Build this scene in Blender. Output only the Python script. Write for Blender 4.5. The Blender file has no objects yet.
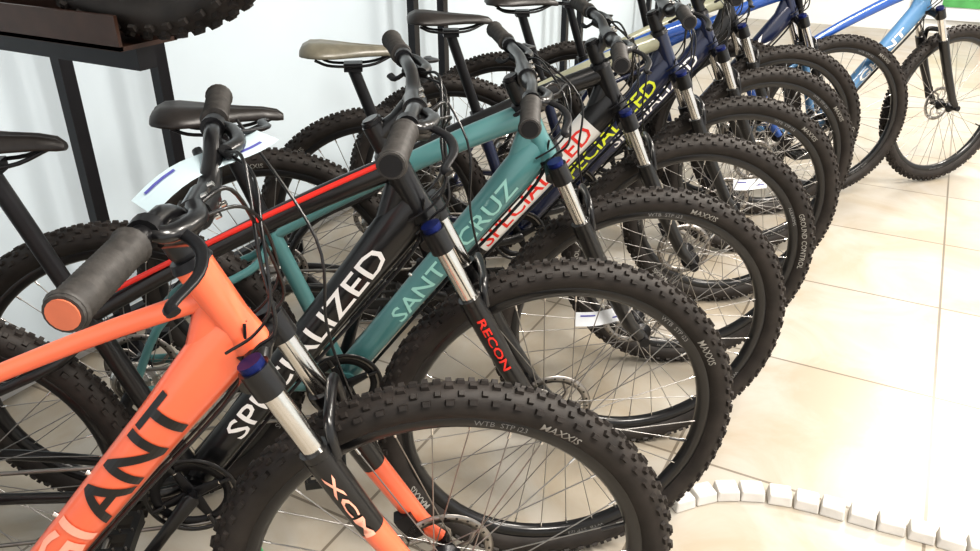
import bpy, bmesh, math, random
from mathutils import Vector, Matrix
random.seed(4)
V=Vector
scene=bpy.context.scene
# ------------------------------------------------------------ materials
def mat(name,col,rough=.5,metal=0,coat=0,noise=0,nscale=30,bump=0,spec=.5):
    m=bpy.data.materials.new(name); m.use_nodes=True
    nt=m.node_tree; b=nt.nodes['Principled BSDF']
    b.inputs['Base Color'].default_value=(*col,1); b.inputs['Roughness'].default_value=rough
    b.inputs['Metallic'].default_value=metal; b.inputs['Coat Weight'].default_value=coat
    b.inputs['Coat Roughness'].default_value=.08; b.inputs['Specular IOR Level'].default_value=spec
    if noise or bump:
        tc=nt.nodes.new('ShaderNodeTexCoord'); n=nt.nodes.new('ShaderNodeTexNoise')
        n.inputs['Scale'].default_value=nscale; n.inputs['Detail'].default_value=4
        nt.links.new(tc.outputs['Object'],n.inputs['Vector'])
        if noise:
            r=nt.nodes.new('ShaderNodeValToRGB')
            r.color_ramp.elements[0].position=.3; r.color_ramp.elements[1].position=.7
            r.color_ramp.elements[0].color=(*[c*(1-noise) for c in col],1)
            r.color_ramp.elements[1].color=(*[min(1,c*(1+noise)) for c in col],1)
            nt.links.new(n.outputs['Fac'],r.inputs['Fac']); nt.links.new(r.outputs['Color'],b.inputs['Base Color'])
        if bump:
            bp=nt.nodes.new('ShaderNodeBump'); bp.inputs['Strength'].default_value=bump; bp.inputs['Distance'].default_value=.002
            nt.links.new(n.outputs['Fac'],bp.inputs['Height']); nt.links.new(bp.outputs['Normal'],b.inputs['Normal'])
    return m
RUB=mat('tyre_rubber',(.022,.018,.016),.6,noise=.35,nscale=25,bump=.2,spec=.4)
RUBS=mat('grip_rubber',(.042,.039,.037),.55,noise=.35,nscale=90,bump=.5)
BLK=mat('black_satin',(.008,.008,.009),.28,coat=.3,noise=.1)
BLKM=mat('black_anodised',(.015,.015,.017),.35,metal=.4,noise=.1)
SIL=mat('silver_metal',(.72,.70,.67),.16,metal=1,noise=.04)
STL=mat('steel_grey',(.36,.34,.32),.32,metal=1,noise=.1)
SPK=mat('spoke_steel',(.35,.34,.33),.3,metal=1)
WHT=mat('white_decal',(.8,.79,.78),.4)
DULL=mat('tyre_label_grey',(.30,.29,.27),.6)
DULL2=mat('rim_label_grey',(.22,.22,.22),.5)
YEL=mat('yellow_decal',(.62,.68,.04),.4)
RED=mat('red_decal',(.7,.03,.02),.35,coat=.3)
ORG=mat('orange_paint',(.92,.175,.08),.3,coat=.7,noise=.04,nscale=5)
ORL=mat('orange_decal',(.95,.46,.34),.35)
TEAL=mat('teal_paint',(.075,.20,.205),.3,coat=.7,noise=.04,nscale=5)
TEALD=mat('pale_teal_decal',(.30,.55,.50),.4)
NAVY=mat('navy_paint',(.008,.014,.045),.28,coat=.8,noise=.1,nscale=5)
BLUE=mat('blue_paint',(.015,.08,.33),.28,coat=.8,noise=.05,nscale=5)
LBLU=mat('sky_blue_paint',(.09,.22,.40),.3,coat=.7,noise=.05,nscale=5)
CREAM=mat('sage_cream_paint',(.36,.36,.26),.3,coat=.7,noise=.05,nscale=5)
WPNT=mat('white_paint',(.72,.70,.67),.3,coat=.7,noise=.03,nscale=5)
SAD=mat('saddle_leather',(.016,.013,.012),.38,noise=.2,nscale=50,bump=.3)
SADG=mat('saddle_grey',(.14,.13,.10),.3,noise=.2,nscale=40,bump=.2)
TAG=mat('tag_paper',(.58,.70,.75),.5,noise=.03,nscale=9)
TAGW=mat('tag_white',(.75,.78,.82),.5,noise=.03,nscale=9)
INK=mat('tag_ink_blue',(.10,.10,.38),.5)
TAN=mat('cap_orange',(.6,.17,.09),.45,noise=.1)
BRN=mat('rack_tray_brown',(.045,.022,.015),.35,metal=.2,noise=.2)
BRUB=mat('pedal_black',(.015,.015,.015),.5)
# ------------------------------------------------------------ mesh builder
class MB:
    def __init__(s): s.v=[];s.f=[];s.m=[];s.mats=[];s.flat=[]
    def mi(s,m):
        if m not in s.mats: s.mats.append(m)
        return s.mats.index(m)
    def add(s,vs,fs,m,flat=False):
        o=len(s.v); s.v+= [tuple(v) for v in vs]; k=s.mi(m)
        for f in fs: s.f.append([i+o for i in f]); s.m.append(k); s.flat.append(flat)
    def rings(s,rings,m,caps=True,closed=False,flat=False):
        n=len(rings[0]); vs=[p for r in rings for p in r]; fs=[]
        L=len(rings)
        for i in range(L if closed else L-1):
            j=(i+1)%L
            for k in range(n):
                q=(k+1)%n; fs.append([i*n+k,i*n+q,j*n+q,j*n+k])
        s.add(vs,fs,m,flat)
        if caps and not closed:
            s.add(rings[0],[list(range(n))[::-1]],m,True); s.add(rings[-1],[list(range(n))],m,True)
    def loft(s,pts,rad,m,seg=12,side=None,caps=True,closed=False):
        pts=[V(p) for p in pts]; L=len(pts)
        if not isinstance(rad,(list,tuple)): rad=[rad]*L
        elif isinstance(rad,tuple): rad=[rad]*L
        R=[]; prev=None
        for i,p in enumerate(pts):
            if closed: t=(pts[(i+1)%L]-pts[i-1])
            else: t=(pts[min(i+1,L-1)]-pts[max(i-1,0)])
            t.normalize()
            if side is not None: u=V(side)-t*V(side).dot(t)
            elif prev is None:
                ref=V((0,0,1)) if abs(t.z)<.9 else V((1,0,0)); u=ref-t*ref.dot(t)
            else: u=prev-t*prev.dot(t)
            u.normalize(); prev=u; w=t.cross(u)
            r=rad[i]; a,b=(r if isinstance(r,tuple) else (r,r))
            R.append([p+u*a*math.cos(2*math.pi*k/seg)+w*b*math.sin(2*math.pi*k/seg) for k in range(seg)])
        s.rings(R,m,caps,closed)
    def cyl(s,p0,p1,r,m,r1=None,seg=12): s.loft([p0,p1],[r,r if r1 is None else r1],m,seg)
    def box(s,c,sz,m,ax=None,taper=1):
        ax=ax or [V((1,0,0)),V((0,1,0)),V((0,0,1))]; c=V(c); vs=[]
        for k in (-1,1):
            tp=taper if k>0 else 1
            for i,j in ((-1,-1),(1,-1),(1,1),(-1,1)):
                vs.append(c+ax[0]*i*sz[0]/2*tp+ax[1]*j*sz[1]/2*tp+ax[2]*k*sz[2]/2)
        s.add(vs,[[3,2,1,0],[4,5,6,7],[0,1,5,4],[1,2,6,5],[2,3,7,6],[3,0,4,7]],m,True)
    def revolve(s,prof,m,n=48,c=(0,0,0),closed=False,caps=False):
        c=V(c); R=[]
        for r,y in prof: R.append([c+V((r*math.cos(2*math.pi*k/n),y,r*math.sin(2*math.pi*k/n))) for k in range(n)])
        s.rings(R,m,caps,closed)
    def obj(s,name,parent=None,mw=None):
        me=bpy.data.meshes.new(name); me.from_pydata(s.v,[],s.f)
        for m in s.mats: me.materials.append(m)
        me.polygons.foreach_set('material_index',s.m)
        me.polygons.foreach_set('use_smooth',[not x for x in s.flat]); me.update()
        bm=bmesh.new(); bm.from_mesh(me); bmesh.ops.recalc_face_normals(bm,faces=bm.faces); bm.to_mesh(me); bm.free()
        return inst(name,me,parent,mw)
def inst(name,me,parent=None,mw=None):
    o=bpy.data.objects.new(name,me); scene.collection.objects.link(o)
    if parent: o.parent=parent
    if mw is not None: o.matrix_local=mw
    return o
def cat(P,n=8):
    P=[V(p) for p in P]; out=[]; Q=[P[0]*2-P[1]]+P+[P[-1]*2-P[-2]]
    for i in range(1,len(Q)-2):
        a,b,c,d=Q[i-1:i+3]
        for k in range(n):
            t=k/n; out.append(.5*((2*b)+(c-a)*t+(2*a-5*b+4*c-d)*t*t+(3*b-a-3*c+d)*t**3))
    out.append(P[-1]); return out
_tc={}
def text_mesh(body,bold=.0,cutx=0):
    key=(body,bold,cutx)
    if key in _tc: return _tc[key]
    cu=bpy.data.curves.new('txt','FONT'); cu.body=body; cu.offset=bold; cu.resolution_u=2; cu.align_x='CENTER'; cu.align_y='CENTER'
    o=bpy.data.objects.new('txt',cu); scene.collection.objects.link(o)
    bpy.context.view_layer.update()
    dg=bpy.context.evaluated_depsgraph_get(); me=bpy.data.meshes.new_from_object(o.evaluated_get(dg))
    bm=bmesh.new(); bm.from_mesh(me)
    for k in range(-5,6):
        bmesh.ops.bisect_plane(bm,geom=bm.verts[:]+bm.edges[:]+bm.faces[:],plane_co=(0,k*.08,0),plane_no=(0,1,0))
    if cutx:
        w=max(abs(v.co.x) for v in bm.verts); x=-w
        while x<w:
            bmesh.ops.bisect_plane(bm,geom=bm.verts[:]+bm.edges[:]+bm.faces[:],plane_co=(x,0,0),plane_no=(1,0,0)); x+=cutx
    bm.verts.index_update()
    vs=[v.co.copy() for v in bm.verts]; fs=[[v.index for v in f.verts] for f in bm.faces]; bm.free()
    bpy.data.objects.remove(o); bpy.data.curves.remove(cu); bpy.data.meshes.remove(me)
    _tc[key]=(vs,fs); return vs,fs
def tube_text(mb,body,p0,p1,fa,fb,s0,s1,m,h=None,bold=.02,side=-1,shift=0):
    vs,fs=text_mesh(body,bold); w=max(v.x for v in vs)-min(v.x for v in vs); xm=min(v.x for v in vs)
    p0=V(p0);p1=V(p1); L=(p1-p0).length; t=(p1-p0)/L
    up=V((0,side,0)).cross(t)*1; up.normalize()
    if up.z<0 or (abs(up.z)<.2 and up.x>0): up=-up
    k=(s1-s0)*L/w; hs=(h/ .7 if h else k)
    out=[]
    for v in vs:
        s=s0+(v.x-xm)/w*(s1-s0); a=fa(s)+.0014; b=fb(s)+.0014
        ph=(v.y*hs)/b+shift
        out.append(p0+t*(s*L)+V((0,side,0))*a*math.cos(ph)+up*b*math.sin(ph))
    mb.add(out,fs,m,True)
# ------------------------------------------------------------ wheel
R=.370; MN=.0265; RC=R-.005-MN
def wheel_mesh(rear=False,label='MAXXIS',lm=DULL,rimtext=None,n_knob=68):
    mb=MB()
    prof=[(RC+MN*math.cos(a),MN*math.sin(a)) for a in [math.radians(x) for x in range(-150,151,20)]]
    mb.revolve(prof,RUB,n=80)
    for k in range(n_knob):
        for row,(ph,off,sz) in enumerate([(-10,0,(.013,.009)),(11,.5,(.013,.009)),(-36,.5,(.010,.009)),(36,0,(.010,.009)),(-62,0,(.014,.009)),(62,.5,(.014,.009))]):
            th=(k+off)*2*math.pi/n_knob; p=math.radians(ph)
            er=V((math.cos(th),0,math.sin(th))); et=V((-math.sin(th),0,math.cos(th))); ey=V((0,1,0))
            nn=er*math.cos(p)+ey*math.sin(p); bb=-er*math.sin(p)+ey*math.cos(p)
            mb.box(er*RC+nn*(MN+.0014),(sz[0],sz[1],.0072),RUB,[et,bb,nn],.76)
    ri=RC-.024
    mb.revolve([(ri+.004,-.013),(ri+.002,-.0145),(ri-.014,-.013),(ri-.02,-.006),(ri-.02,.006),(ri-.014,.013),(ri+.002,.0145),(ri+.004,.013)],BLK,n=80,closed=True)
    rs=ri-.018
    fy=.03
    mb.revolve([(.0,-.05),(.009,-.05),(.009,-fy-.006),(.026,-fy-.003),(.026,-fy+.002),(.014,-fy+.008),(.013,0),(.014,fy-.008),(.026,fy-.002),(.026,fy+.003),(.009,fy+.006),(.009,.05),(0,.05)],BLKM,n=20)
    for k in range(32):
        sd=-1 if k%2 else 1; th=k*2*math.pi/32; tw=(1 if (k//2)%2 else -1)*math.radians(62)
        p1=V((rs*math.cos(th),sd*.004,rs*math.sin(th))); p0=V((.024*math.cos(th+tw),sd*fy,.024*math.sin(th+tw)))
        mb.cyl(p0,p1,.00115,SPK,seg=5)
        mb.cyl(p1,p1+(p0-p1).normalized()*.014,.0022,SIL,seg=5)
    mb.revolve([(.080,.041),(.064,.041),(.064,.0428),(.080,.0428)],STL,n=36,closed=True)
    for k in range(6):
        a=k*math.pi/3; b=a+.5
        mb.loft([(.02*math.cos(a),.042,.02*math.sin(a)),(.045*math.cos(a+.15),.042,.045*math.sin(a+.15)),(.067*math.cos(b),.042,.067*math.sin(b))],(.001,.005),STL,6,side=(0,1,0))
    for k in range(24):
        a=k*math.pi/12; mb.cyl((.072*math.cos(a),.0405,.072*math.sin(a)),(.072*math.cos(a),.0433,.072*math.sin(a)),.0025,BLK,seg=6)
    if rear:
        for i in range(9):
            r=.052-.0042*i; y=-.028-.0035*i
            mb.revolve([(.012,y),(r,y),(r,y-.0018),(.012,y-.0018)],STL if i%3 else SIL,n=32)
    mb.cyl((rs,0,0),(rs-.04,0,0),.003,BLK,seg=6)
    def arc(body,m,rad,a0,h):
        vs,fs=text_mesh(body,.01,.4)
        out=[]
        for v in vs:
            th=a0-v.x*h/rad; r=rad+v.y*h; d=r-RC; yy=math.sqrt(max(1e-6,MN**2-d*d))+.0009
            out.append(V((r*math.cos(th),-yy,r*math.sin(th))))
        mb.add(out,fs,m,True)
    if label: arc(label,lm,RC-.009,math.radians(45),.019); arc(label,lm,RC-.009,math.radians(225),.019)
    if rimtext: 
        vs,fs=text_mesh(rimtext,.0,.4)
        for a0 in (60,180,300):
            out=[]
            for v in vs:
                th=math.radians(a0)-v.x*.014/(ri-.006); r=ri-.006+v.y*.012; out.append(V((r*math.cos(th),-.0148,r*math.sin(th))))
            mb.add(out,fs,DULL2,True)
    o=mb.obj('tmp'); me=o.data; bpy.data.objects.remove(o); return me
WF=wheel_mesh(False,'MAXXIS',DULL,'WTB  STP i23'); WR=wheel_mesh(True,'MAXXIS'); WF2=wheel_mesh(False,'GROUND CONTROL',DULL,'ALEXRIMS'); WP=wheel_mesh(False,None)
# ------------------------------------------------------------ bike
HA=math.radians(65.8); A=V((-math.cos(HA),0,math.sin(HA))); N=V((math.sin(HA),0,math.cos(HA))); OFF=.042; WB=1.17
BBP=V((-.72,0,.315)); RA=V((-WB,0,R))
def lin(st):
    def f(s):
        s=max(0,min(1,s))
        for i in range(len(st)-1):
            if s<=st[i+1][0]:
                q=(s-st[i][0])/(st[i+1][0]-st[i][0]); return st[i][1]*(1-q)+st[i+1][1]*q
        return st[-1][1]
    return f
def bike(hub,yaw,steer=0,paint=BLK,tt=None,dt2=None,texts=(),tm=WHT,AC=.48,saddle=.93,hw=.355,rise=.03,lower=None,stan=SIL,cap=None,saddlem=SAD,wheel=None,rot=0,crank=200,tags=(),stripe=None,forktext=None,head=.135,seatt=.40,stem=.045,ttr=1.0,ttd=.018):
    root=bpy.data.objects.new('mountain_bike',None); scene.collection.objects.link(root)
    wheel=wheel or WF; yaw=math.radians(yaw); st=math.radians(steer)
    Cr=V((0,0,R))-N*OFF+A*AC
    B=Matrix(((N.x,0,A.x,0),(0,1,0,0),(N.z,0,A.z,0),(0,0,0,1)))
    MS=Matrix.Translation(Cr)@B@Matrix.Rotation(st,4,'Z')
    ax=(MS.to_3x3()@V((0,1,0))); hc=MS@V((OFF,0,-AC)); low=hc.z-R*math.sqrt(1-ax.z**2)
    T=Matrix.Translation(V((hub[0],hub[1],0)))@Matrix.Rotation(yaw,4,'Z')@Matrix.Translation(V((-WB,0,0)))@Matrix.Rotation(low/WB,4,'Y')@Matrix.Translation(V((WB,0,0)))
    root.matrix_world=T
    # ---- frame
    mb=MB(); tt=tt or paint
    SC=BBP+V((-math.cos(math.radians(72)),0,math.sin(math.radians(72))))*seatt; sd=(SC-BBP).normalized()
    d0=BBP.copy(); d1=Cr+A*.04
    fa=lin([(0,.030),(.3,.027),(.8,.027),(1,.024)]); fb=lin([(0,.028),(.25,.031),(.75,.036),(.92,.042),(1,.040)])
    ss=[i/14 for i in range(15)]
    mb.loft([d0.lerp(d1,s) for s in ss],[(fa(s),fb(s)) for s in ss],paint,20,side=(0,1,0))
    if dt2:
        q=[.24+.64*i/12 for i in range(13)]
        mb.loft([d0.lerp(d1,s) for s in q],[(fa(s)+.0006,fb(s)+.0006) for s in q],dt2,20,side=(0,1,0))
    t0=Cr+A*(head-ttd)
    P=[t0,t0.lerp(SC,.3)+V((0,0,.008)),t0.lerp(SC,.7)+V((0,0,.004)),SC-sd*.01]
    mb.loft(cat(P,5),[((.022-.007*i/15)*ttr,(.027-.010*i/15)*ttr) for i in range(16)],tt,16,side=(0,1,0))
    if stripe:
        tx=[t0.lerp(SC,q)+V((0,-.0135,.018+.006*math.sin(q*3))) for q in [.05,.3,.6,.95]]
        mb.loft(cat(tx,4),(.003,.005),stripe,8,side=(0,1,0))
    mb.loft([Cr+A*.012,Cr+A*.02,Cr+A*.06,Cr+A*(head-.01),Cr+A*head],[.027,.0275,.024,.025,.0255],paint,20)
    mb.loft([Cr+A*.0,Cr+A*.013],[.026,.029],BLKM,20); mb.loft([Cr+A*head,Cr+A*(head+.012)],[.028,.024],BLKM,20)
    mb.loft([d0.lerp(d1,.88),Cr+A*.085],[(.015,.03),(.018,.03)],paint,12,side=(0,1,0))
    mb.loft([BBP,SC+sd*.015],[.0185,.0175],paint,16); mb.loft([SC+sd*.0,SC+sd*.022],[.0215,.0215],BLKM,16)
    mb.cyl(SC+sd*.011+V((-.018,-.02,0)),SC+sd*.011+V((-.018,.02,0)),.005,BLKM,seg=8)
    mb.loft([BBP+V((0,-.037,0)),BBP+V((0,.037,0))],[.024,.024],paint,20)
    for y in (-1,1):
        mb.loft(cat([BBP+V((-.015,y*.022,-.002)),BBP+V((-.09,y*.042,.004)),RA+V((.12,y*.062,-.01)),RA+V((.01,y*.066,-.004))],5),(.008,.0125),paint,10,side=(0,1,0))
        mb.loft(cat([SC+V((-.005,y*.015,-.03)),SC+V((-.05,y*.036,-.075)),RA+V((.10,y*.055,.17)),RA+V((.005,y*.066,.008))],5),(.0065,.0095),paint,10,side=(0,1,0))
        mb.cyl(RA+V((0,y*.05,0)),RA+V((0,y*.072,0)),.017,BLKM,seg=14)
    nrm=V((0,-1,0)).cross((d1-d0).normalized()); nrm=nrm if nrm.z<0 else -nrm
    for yy in (-.016,-.009,.012):
        mb.loft(cat([Cr+A*.06+V((.02,yy*1.6,0)),d0.lerp(d1,.9)+nrm*.046+V((0,yy,0)),d0.lerp(d1,.5)+nrm*.037+V((0,yy,0)),d0.lerp(d1,.06)+nrm*.033+V((0,yy,0))],5),.0024,BLK,6)
    for s in (.42,.55):
        mb.cyl(d0.lerp(d1,s)-nrm*.03,d0.lerp(d1,s)-nrm*.039,.004,SIL,seg=8)
    mb.loft(cat([SC+V((-.02,.016,-.03)),SC+V((-.07,.045,-.10)),RA+V((.12,.065,.2)),RA+V((.05,.07,.09))],5),.0024,BLK,6)
    mb.box(RA+V((.045,.055,.06)),(.05,.022,.035),BLKM)
    mb.loft(cat([BBP+V((-.055,-.03,.10)),BBP+V((-.06,-.055,.095)),BBP+V((-.085,-.055,.07))],4),(.006,.012),BLKM,8)
    for (tx,s0,s1,h,m_,sh) in texts:
        bo=.02 if len(tx)<6 else .01
        tube_text(mb,tx,d0,d1,fa,fb,s0,s1,m_,h,bo,-1,sh)
        tube_text(mb,tx,d1,d0,lambda s:fa(1-s),lambda s:fb(1-s),1-s1,1-s0,m_,h,bo,1,sh)
    L=(saddle-BBP.z)/sd.z-.03; top=BBP+sd*L
    mb.cyl(SC,top,.0152,BLKM,seg=16)
    mb.obj('frame',root)
    mb=MB()
    mb.box(top+V((0,0,.008)),(.045,.04,.02),BLKM)
    for y in (-.022,.022):
        mb.loft(cat([top+V((-.09,y*1.3,.03)),top+V((-.05,y,.014)),top+V((.04,y,.014)),top+V((.10,y*.4,.035))],5),.0035,BLKM,8)
    st_=[(-.142,.036,.010,.008),(-.135,.052,.014,.014),(-.115,.068,.017,.02),(-.085,.073,.016,.021),(-.045,.062,.012,.021),(0,.042,.008,.02),(.045,.029,.006,.018),(.095,.022,.004,.016),(.125,.018,.0,.014),(.138,.010,-.004,.008)]
    rg=[]
    for x,a,z,b in st_:
        rr=[]
        for k in range(24):
            c=math.cos(2*math.pi*k/24); s=math.sin(2*math.pi*k/24)
            rr.append(top+V((x*.88,a*.95*c,.038+z+b*s*(1 if s>0 else .6)-.012*c*c*(a/.07) - (0.006*math.exp(-(c/.25)**2) if s>0 else 0))))
        rg.append(rr)
    mb.rings(rg,saddlem); mb.obj('saddle',root)
    # ---- drivetrain
    mb=MB(); c=BBP+V((0,-.048,0))
    mb.revolve([(.058,-.0015),(.076,-.0015),(.078,0),(.076,.0015),(.058,.0015)],BLKM,n=40,c=c,closed=True)
    mb.revolve([(.079,-.007),(.088,-.007),(.088,-.005),(.079,-.005)],BLK,n=40,c=c,closed=True)
    for k in range(36):
        a=k*math.pi/18; mb.box(c+V((.0785*math.cos(a),0,.0785*math.sin(a))),(.006,.002,.006),STL)
    for k in range(4):
        a=k*math.pi/2+.4; mb.loft([c,c+V((.06*math.cos(a),0,.06*math.sin(a)))],[(.003,.014),(.003,.008)],BLKM,8,side=(0,1,0))
        mb.cyl(c+V((.061*math.cos(a),-.004,.061*math.sin(a))),c+V((.061*math.cos(a),.004,.061*math.sin(a))),.005,SIL,seg=8)
        mb.loft([c+V((.06*math.cos(a),-.004,.06*math.sin(a))),c+V((.083*math.cos(a),-.006,.083*math.sin(a)))],(.003,.005),BLK,8,side=(0,1,0))
    cr=math.radians(crank)
    for y,a in ((-1,cr),(1,cr+math.pi)):
        e=BBP+V((.172*math.cos(a),y*.085,.172*math.sin(a))); b0=BBP+V((0,y*.066,0))
        mb.loft([b0-(e-b0)*.06,b0,b0.lerp(e,.5),e,e+(e-b0)*.06],[(.006,.01),(.008,.017),(.007,.012),(.007,.013),(.005,.008)],BLK,12,side=(0,1,0))
        mb.cyl(BBP,b0,.012,BLKM); mb.cyl(e,e+V((0,y*.1,0)),.006,STL,seg=8)
        pc=e+V((0,y*.06,0)); 
        for dx in (-.04,.04): mb.box(pc+V((dx,0,0)),(.012,.085,.02),BRUB)
        for dy in (-.042,0,.042): mb.box(pc+V((0,dy,0)),(.09,.012,.018),BRUB)
        for dx in (-.04,-.02,.02,.04):
            for dy in (-.042,0,.042): mb.cyl(pc+V((dx,dy,.008)),pc+V((dx,dy,.014)),.002,STL,seg=5)
    c2=RA+V((0,-.046,0)); pts=[]
    for k in range(13): a=math.radians(-90+15*k); pts.append(c+V((.077*math.cos(a),0,.077*math.sin(a))))
    for k in range(9): a=math.radians(90+20*k); pts.append(c2+V((.04*math.cos(a),0,.04*math.sin(a))))
    pts=pts[:-1]+[c2+V((.01,0,-.06)),c2+V((-.005,0,-.10)),c2+V((.02,0,-.14)),c2+V((.06,0,-.135))]
    mb.loft(pts,(.003,.0045),STL,6,side=(0,1,0),closed=True)
    mb.loft(cat([RA+V((0,-.07,0)),RA+V((-.02,-.072,-.04)),RA+V((.005,-.062,-.085))],4),(.01,.014),BLKM,8,side=(0,1,0))
    mb.loft([RA+V((.005,-.055,-.085)),RA+V((.04,-.055,-.15))],(.003,.014),BLKM,8,side=(0,1,0))
    for q in (V((.005,-.046,-.085)),V((.04,-.046,-.145))): mb.revolve([(0,-.003),(.016,-.003),(.016,.003),(0,.003)],BLK,n=14,c=RA+q)
    mb.obj('drivetrain',root)
    inst('rear_wheel',WR,root,Matrix.Translation(RA)@Matrix.Rotation(math.radians(70+rot),4,'Y'))
    # ---- fork (steering space)
    mb=MB(); lower=lower or BLK; lt=-.135
    mb.loft(cat([(0,-.07,-.012),(0.004,-.045,-.004),(0.006,0,.002),(0.004,.045,-.004),(0,.07,-.012)],4),[(.018,.017)]*17,BLK,12,side=(1,0,0))
    for y in (-1,1):
        Y=y*.066
        mb.cyl((OFF*.35,Y,-.03),(OFF*.35,Y,.012),.0215,BLK,seg=18)
        mb.cyl((OFF*.35,Y,.012),(OFF*.35,Y,.022),.017,BLUEK if y<0 else BLKM,seg=14)
        mb.cyl((OFF*.35,Y,-.025),(OFF*.35,Y,lt-.02),.0158,stan,seg=20)
        mb.loft([(OFF*.35,Y,lt),(OFF*.35,Y,lt-.012)],[.0215,.021],BLK,18)
        zs=[lt-.012,lt-.09,lt-.16,-AC+.06,-AC+.015]
        xs=[OFF*.35,OFF*.35,OFF*.38,OFF*.6,OFF*.95]
        rr=[.0215,.021,.0195,.017,.013]
        mb.loft([(xs[i],Y,zs[i]) for i in range(3)],rr[:3],BLK,16)
        mb.loft([(xs[i],Y,zs[i]) for i in range(2,5)],rr[2:],lower,16)
        mb.cyl((OFF,Y*.75,-AC),(OFF,Y*1.18,-AC),.013,BLKM,seg=14)
        if forktext and y<0:
            pz=V((OFF*.35,Y,zs[1]+.05)); p2=V((OFF*.37,Y,zs[2]))
            vs,fs=text_mesh(forktext,.02); w=max(v.x for v in vs)*2
            out=[]
            for v in vs:
                ph=(v.y*.02)/.021; s=.5+v.x/w; base=pz.lerp(p2,s) ; out.append(base+V((math.sin(ph)*.0219,-math.cos(ph)*.0219,0)))
            mb.add(out,fs,RED if lower is not ORG else ORL,True)
    zt=-AC+R+.018
    mb.loft(cat([(OFF*.35+.018,-.064,lt-.03),(OFF*.35+.03,-.055,(zt+lt)/2+.0),(OFF*.35+.034,-.028,zt),(OFF*.35+.034,.028,zt),(OFF*.35+.03,.055,(zt+lt)/2),(OFF*.35+.018,.064,lt-.03)],4),(.008,.011),BLK,10)
    mb.box((OFF-.03,.052,-AC+.075),(.03,.022,.05),BLKM)
    mb.cyl((0,0,0),(0,0,head+.06),.0155,BLKM,seg=16)
    mb.obj('fork',root,MS)
    inst('front_wheel',wheel,root,MS@Matrix.Translation((OFF,0,-AC))@Matrix.Rotation(math.radians(rot),4,'Y'))
    # ---- cockpit
    mb=MB()
    for z in (head+.012,head+.062): mb.cyl((0,0,z),(0,0,z+.008),.0175,BLKM,seg=18)
    mb.cyl((0,0,head+.018),(0,0,head+.063),.0195,BLK,seg=18); mb.cyl((0,0,head+.070),(0,0,head+.073),.014,BLK,seg=14)
    C=V((stem,0,head+.060)); up=V((N.z,0,A.z)); fw=V((N.x,0,A.x))
    mb.loft([V((.005,0,head+.042)),V((stem*.5,0,head+.052)),C-V((.010,0,0))],[(.019,.018),(.015,.014),(.018,.019)],BLK,14,side=(0,1,0))
    mb.cyl(C+V((0,-.026,0)),C+V((0,.026,0)),.0205,BLK,seg=18)
    for y in (-.018,.018):
        for z in (-.014,.014): mb.cyl(C+V((.016,y,z)),C+V((.023,y,z)),.004,SIL,seg=8)
    def bp(y):
        s=abs(y); q=max(0,min(1,(s-.045)/.09)); q=q*q*(3-2*q)
        back=max(0,s-.10)*.14
        return C+up*(rise*q+.001)-fw*back+V((0,y,0))
    ys=[-hw+2*hw*i/40 for i in range(41)]
    mb.loft([bp(y) for y in ys],[.0155 if abs(y)<.05 else (.0155-.0042*min(1,(abs(y)-.05)/.06)) for y in ys],BLK,14)
    for sg in (-1,1):
        gl=.125; y0=hw-gl; n=44
        mb.loft([bp(sg*(y0+gl*i/n)) for i in range(n+1)],[.0170+(.0012 if i%2 else -.0010)+(.002 if i in(0,1) or i>=n-1 else 0) for i in range(n+1)],RUBS,18)
        e=bp(sg*hw); dd=(bp(sg*hw)-bp(sg*(hw-.02))).normalized()
        mb.cyl(e-dd*.002,e+dd*.004,.0175,RUBS,seg=18); mb.cyl(e+dd*.003,e+dd*.0055,.0145,cap or BLKM,seg=18)
        g=bp(sg*(y0-.03)); mb.cyl(g-V((0,.009,0)),g+V((0,.009,0)),.0165,BLKM,seg=14)
        g2=bp(sg*(y0-.055))
        mb.loft(cat([g,g+fw*.022-up*.004,g2+fw*.035-up*.008-V((0,sg*.02,0)),g2+fw*.026-up*.008-V((0,sg*.055,0))],4),[(.009,.011)]*13,BLK,10)
        mb.loft(cat([g+fw*.03-up*.006-V((0,sg*.01,0)),g+fw*.055-up*.012+V((0,sg*.02,0)),g+fw*.06-up*.02+V((0,sg*.06,0)),g+fw*.045-up*.026+V((0,sg*.105,0)),g+fw*.05-up*.028+V((0,sg*.118,0))],4),(.0035,.007),BLKM,8)
        mb.loft([g2-up*.016,g2-up*.022+fw*.02-V((0,sg*.02,0)),g2-up*.018+fw*.03-V((0,sg*.045,0))],[(.014,.012),(.017,.012),(.01,.008)],BLK,10)
        mb.loft(cat([g2-up*.02,g2-up*.032-fw*.02,g2-up*.03-fw*.03+V((0,sg*.02,0))],3),(.004,.007),BLKM,8)
        s0=g2+fw*.026-up*.008-V((0,sg*.055,0))
        mb.loft(cat([s0,s0+fw*.03-V((0,sg*.045,.0)),V((.085,-sg*.02,head-.02)),V((.06,-sg*.042,.04)),V((.02,-sg*.035,.02)),V((-.02,-sg*.03,.0))],6),.0026,BLK,6)
        s1=g2-up*.018+fw*.03-V((0,sg*.045,0))
        mb.loft(cat([s1,s1+fw*.03-V((0,sg*.05,.01)),V((.10,-sg*.01,head-.0)),V((.07,-sg*.04,.07)),V((.03,-sg*.038,.04)),V((-.02,-sg*.034,.03))],6),.0022,BLK,6)
    s0=bp(.2)+fw*.03
    mb.loft(cat([s0,V((.12,.10,.07)),V((.07,.085,-.05)),V((.045,.08,-.16)),V((.03,.078,-.3)),V((.02,.06,-AC+.1))],6),.0025,BLK,6)
    mb.obj('handlebar',root,MS)
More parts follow.
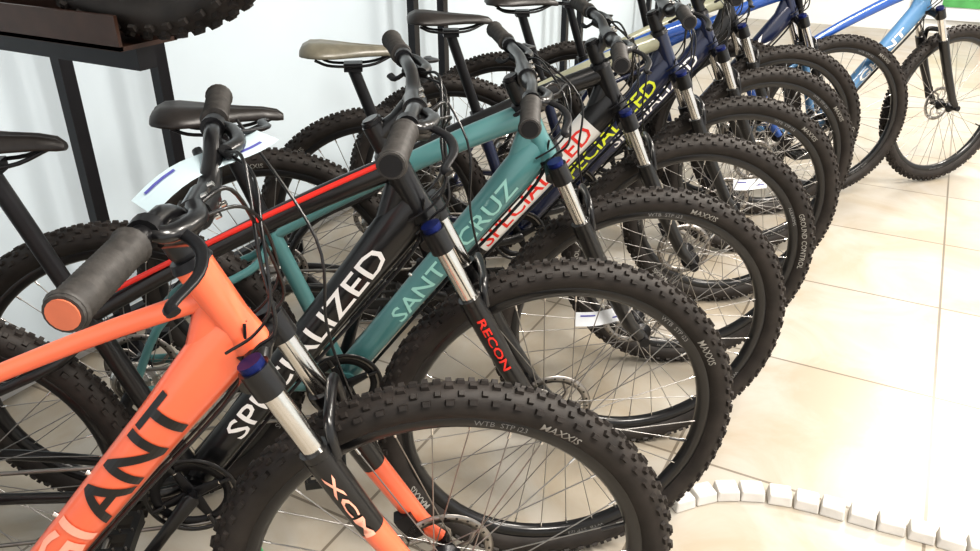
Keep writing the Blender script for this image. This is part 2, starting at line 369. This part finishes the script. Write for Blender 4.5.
    for (sp,mtx,w,h,m_) in tags:
        mb=MB(); n=12
        top_=[];bot=[]
        for i in range(n+1):
            x=(i/n-.5)*w; z=.010*math.sin(i/n*5); top_.append(V((x,h/2,z))); bot.append(V((x,-h/2,z+.003)))
        mb.add(top_+bot,[[i,i+1,n+2+i,n+1+i] for i in range(n)],m_)
        for (a,b_,ty) in ((1,4,.25),(8,11,-.15)):
            q=[];r=[]
            for i in range(a,b_+1):
                x=(i/n-.5)*w; z=.010*math.sin(i/n*5)+.0025; q.append(V((x,h*(ty+.05),z))); r.append(V((x,h*(ty-.05),z)))
            k=len(q); mb.add(q+r,[[i,i+1,k+1+i,k+i] for i in range(k-1)],INK,True)
        mb.obj('price_tag',root,(MS@mtx) if sp=='steer' else mtx)
    return root
BLUEK=mat('knob_blue',(.01,.02,.12),.3,metal=.5)
def M(loc,rx=0,ry=0,rz=0):
    return Matrix.Translation(loc)@Matrix.Rotation(math.radians(rz),4,'Z')@Matrix.Rotation(math.radians(ry),4,'Y')@Matrix.Rotation(math.radians(rx),4,'X')
YAW=35
bike((-.500,.79),YAW+1,-2,ORG,texts=(('GI',.31,.45,.058,ORL,0),('ANT',.48,.82,.060,BLK,0)),AC=.50,lower=ORG,cap=TAN,rise=.045,hw=.325,rot=10,forktext='XCM',stem=.05,ttr=.55,ttd=.05,head=.145,
     saddle=.90,tags=(('steer',M((.045,.10,.222),15,0,35),.19,.07,TAG),))
bike((-.505,1.235),37,-3,BLK,texts=(('SPECIALIZED',.20,.86,.042,WHT,0),),AC=.518,stripe=RED,saddle=.985,rot=40,forktext='RECON',crank=230,ttr=.8,stem=.075)
bike((-.485,1.68),39,-7,TEAL,texts=(('SANTA CRUZ',.28,.86,.038,TEALD,0),),AC=.50,saddle=.93,rot=0,stem=.03,rise=.01,
     tags=(('body',M((-.1,-.03,.42),80,0,0),.14,.035,TAGW),),crank=250)
bike((-.485,2.13),YAW,-5,BLK,tt=BLK,dt2=WPNT,texts=(('SPECIALIZED',.26,.86,.045,RED,0),),AC=.49,saddle=.96,saddlem=SADG,rot=60,wheel=WF2,crank=160,rise=.02)
bike((-.47,2.585),YAW,-4,NAVY,tt=CREAM,texts=(('SPECIALIZED',.3,.9,.045,YEL,0),),AC=.50,saddle=.97,rot=20,crank=190,
     tags=(('body',M((.05,-.03,.45),80,0,0),.12,.035,TAGW),))
bike((-.47,3.05),YAW,-2,NAVY,tt=BLUE,texts=(('SPECIALIZED',.3,.9,.04,WHT,0),),AC=.49,saddle=.96,rot=33,crank=210)
bike((-.49,3.48),YAW,-2,BLK,tt=CREAM,texts=(('SCOTT',.4,.8,.05,WHT,0),),AC=.50,saddle=.93,rot=80,wheel=WF2,lower=BLUE)
bike((-.32,3.82),YAW,0,NAVY,tt=BLUE,texts=(('TREK',.4,.8,.05,WHT,0),),AC=.50,saddle=.95,rot=15)
bike((.14,4.32),44,4,LBLU,tt=BLUE,texts=(('GIANT',.4,.8,.035,WHT,0),),AC=.50,saddle=.95,rot=50)
# ------------------------------------------------------------ room
X0,X1,Y0,Y1,H=-2.15,4.2,-2.6,8.7,3.1
def simplebox(name,lo,hi,m,parent=None):
    mb=MB(); lo=V(lo);hi=V(hi); mb.box((lo+hi)/2,tuple(hi-lo),m); return mb.obj(name,parent)
WALL=mat('wall_plaster',(.59,.67,.73),.7,noise=.06,nscale=1.2,bump=.1)
WALLF=mat('wall_plaster_white',(.88,.88,.86),.7,noise=.03,nscale=1.2,bump=.1)
CEIL=mat('ceiling_white',(.75,.75,.75),.8,noise=.02,nscale=2)
TRIM=mat('trim_white',(.7,.7,.7),.4,noise=.02)
RACK=mat('rack_black_steel',(.010,.010,.013),.35,metal=.3,noise=.1)
fm=bpy.data.materials.new('floor_tiles'); fm.use_nodes=True; nt=fm.node_tree; b=nt.nodes['Principled BSDF']
tc=nt.nodes.new('ShaderNodeTexCoord'); mp=nt.nodes.new('ShaderNodeMapping'); br=nt.nodes.new('ShaderNodeTexBrick')
mp.inputs['Location'].default_value=(-.24,.1,0)
nt.links.new(tc.outputs['Object'],mp.inputs['Vector']); nt.links.new(mp.outputs['Vector'],br.inputs['Vector'])
br.offset=0; br.inputs['Scale'].default_value=1; br.inputs['Brick Width'].default_value=.6; br.inputs['Row Height'].default_value=.6
br.inputs['Mortar Size'].default_value=.004; br.inputs['Mortar Smooth'].default_value=.1; br.inputs['Bias'].default_value=0
br.inputs['Color1'].default_value=(.38,.355,.315,1); br.inputs['Color2'].default_value=(.43,.405,.365,1); br.inputs['Mortar'].default_value=(.19,.17,.145,1)
n1=nt.nodes.new('ShaderNodeTexNoise'); n1.inputs['Scale'].default_value=2.6; n1.inputs['Detail'].default_value=8; n1.inputs['Distortion'].default_value=1.2; n1.inputs['Roughness'].default_value=.6
nt.links.new(tc.outputs['Object'],n1.inputs['Vector'])
rp=nt.nodes.new('ShaderNodeValToRGB'); rp.color_ramp.elements[0].position=.38; rp.color_ramp.elements[1].position=.62
rp.color_ramp.elements[0].color=(.89,.82,.72,1); rp.color_ramp.elements[1].color=(1,1,1,1)
nt.links.new(n1.outputs['Fac'],rp.inputs['Fac'])
mx=nt.nodes.new('ShaderNodeMix'); mx.data_type='RGBA'; mx.blend_type='MULTIPLY'; mx.inputs[0].default_value=1
nt.links.new(br.outputs['Color'],mx.inputs[6]); nt.links.new(rp.outputs['Color'],mx.inputs[7]); nt.links.new(mx.outputs[2],b.inputs['Base Color'])
b.inputs['Roughness'].default_value=.3; b.inputs['Specular IOR Level'].default_value=.35
simplebox('floor',(X0,Y0,-.1),(X1,Y1,0),fm)
simplebox('wall_left',(X0-.1,Y0,0),(X0,Y1,H),WALL)
simplebox('baseboard_left',(X0,Y0,0),(X0+.012,Y1,.08),TRIM)
simplebox('ceiling',(X0,Y0,H),(X1,Y1,H+.1),CEIL)
simplebox('wall_far',(X0,Y1,0),(X1,Y1+.1,H),WALLF)
def window(name,axis,a0,a1,z0,z1,pos,n):
    e=bpy.data.objects.new(name,None); scene.collection.objects.link(e)
    mb=MB()
    def bx(u0,u1,w0,w1,t):
        if axis=='x': c=((u0+u1)/2,pos,(w0+w1)/2); s=(u1-u0,t,w1-w0)
        else: c=(pos,(u0+u1)/2,(w0+w1)/2); s=(t,u1-u0,w1-w0)
        mb.box(c,s,TRIM)
    for i in range(n+1):
        u=a0+(a1-a0)*i/n; bx(u-.03,u+.03,z0,z1,.08)
    bx(a0,a1,z0-.03,z0+.03,.08); bx(a0,a1,z1-.03,z1+.03,.08)
    mb.obj('window_frame',e); return e
simplebox('wall_right',(X1,Y0,0),(X1+.1,Y1,.35),WALL)
simplebox('trim_header',(X1,Y0,2.85),(X1+.1,Y1,H),WALL)
window('window_1','y',Y0,Y1,.38,2.82,X1+.05,8)
window('window_2','x',X0,X1,.1,2.95,Y0+.04,5)
GRN=mat('poster_green',(.10,.38,.12),.5,noise=.3,nscale=6)
YLW=mat('poster_yellow',(.8,.75,.15),.5)
mb=MB(); mb.box((.45,Y1-.03,.60),(1.3,.02,.95),TAGW); mb.box((.5,Y1-.045,.30),(.9,.01,.12),GRN); mb.box((.1,Y1-.052,.4),(.25,.01,.15),YLW); mb.box((.6,Y1-.052,.62),(.5,.01,.12),GRN)
mb.obj('promo_poster')
WOOD=mat('pale_wood',(.62,.45,.28),.5,noise=.2,nscale=8)
mb=MB(); mb.box((1.0,8.3,.2),(1.2,.4,.03),WOOD); 
for x in (.45,1.55):
    for y in (8.15,8.45): mb.box((x,y,.093),(.05,.05,.185),WOOD)
mb.obj('wooden_bench')
# rack
mb=MB()
for y in (-.4,.75,1.37,1.68,3.08,3.33,4.8,5.05,6.5,6.75):
    mb.box((-2.03,y,1.2),(.035,.04,2.4),RACK); mb.box((-2.03,y,.01),(.12,.12,.02),RACK)
for z in (1.75,2.35): mb.box((-2.03,3.2,z),(.03,7.3,.05),RACK)
mb.box((-2.03,3.2,.12),(.03,7.3,.04),RACK)
TZ=1.168; TX=-.92; XA=-2.03
mb.box(((XA+TX)/2,.753,TZ-.02),(TX-XA-.02,.03,.03),RACK)
mb.box(((XA+TX)/2,.753,TZ),(TX-XA,.095,.006),BRN)
for yy in (.708,.798): mb.box(((XA+TX)/2,yy,TZ+.02),(TX-XA,.005,.045),BRN)
mb.obj('bike_rack')
inst('bicycle_wheel',WP,None,M((-.925,.753,TZ+.006+R),0,25,0))
# stone edging
STN=mat('white_stone',(.62,.60,.57),.6,noise=.1,nscale=20,bump=.4)
mb=MB(); P=cat([(-.33,1.47,0),(-.22,1.59,0),(-.08,1.65,0),(.146,1.675,0),(.36,1.69,0),(.7,1.74,0),(1.0,1.85,0)],40)
acc=0
for i in range(1,len(P)):
    acc+=(P[i]-P[i-1]).length
    if acc>.0625:
        acc-=.0625; t=(P[i]-P[i-1]).normalized(); s=V((-t.y,t.x,0)); a=random.uniform(-.05,.05); t2=t*math.cos(a)+s*math.sin(a); s2=V((-t2.y,t2.x,0))
        mb.box(P[i]+V((0,0,.015)),(.058+random.uniform(-.003,.003),.05,.03),STN,[t2,s2,V((0,0,1))],.9)
o=mb.obj('stone_edging'); bv=o.modifiers.new('b','BEVEL'); bv.width=.004; bv.segments=2
GC=mat('green_cable',(.08,.4,.16),.4,noise=.1)
mb=MB(); mb.loft(cat([(-1.2,1.0,.004),(-1.0,.90,.004),(-.8,.98,.004),(-.6,1.02,.004),(-.4,1.12,.004),(-.33,1.22,.004)],10),.003,GC,8); mb.obj('garden_cable')
# ------------------------------------------------------------ lights
LP=bpy.data.materials.new('lamp_diffuser'); LP.use_nodes=True; q=LP.node_tree.nodes['Principled BSDF']; q.inputs['Emission Color'].default_value=(1,.95,.88,1); q.inputs['Emission Strength'].default_value=3.5
for i,(x,y) in enumerate([(.9,.6),(.9,3.2),(.9,6.2),(2.8,1.8)]):
    simplebox('ceiling_light',(x-.6,y-.3,H-.06),(x+.6,y+.3,H-.001),LP)
    l=bpy.data.lights.new('lamp','AREA'); l.shape='RECTANGLE'; l.size=1.2; l.size_y=.6; l.energy=92 if i!=2 else 130; l.color=(1,.94,.86)
    lo=bpy.data.objects.new('ceiling_lamp_light',l); scene.collection.objects.link(lo); lo.location=(x,y,H-.07)
w=bpy.data.worlds.new('W'); scene.world=w; w.use_nodes=True
w.node_tree.nodes['Background'].inputs[0].default_value=(1,.99,.975,1); w.node_tree.nodes['Background'].inputs[1].default_value=.95
# ------------------------------------------------------------ camera
cam=bpy.data.cameras.new('camera'); co=bpy.data.objects.new('camera',cam); scene.collection.objects.link(co); scene.camera=co
F=800.; cam.sensor_width=36; cam.lens=F/980*36; cam.clip_start=.02
co.location=(0,0,1.38)
pitch=math.radians(27.1); yaw=math.radians(28.1)
co.rotation_euler=(math.pi/2-pitch,0,yaw)
scene.view_settings.view_transform='Standard'
try: scene.view_settings.look='Medium High Contrast'
except Exception as e: print('look',e)
scene.view_settings.exposure=0.15
bpy.context.view_layer.update()
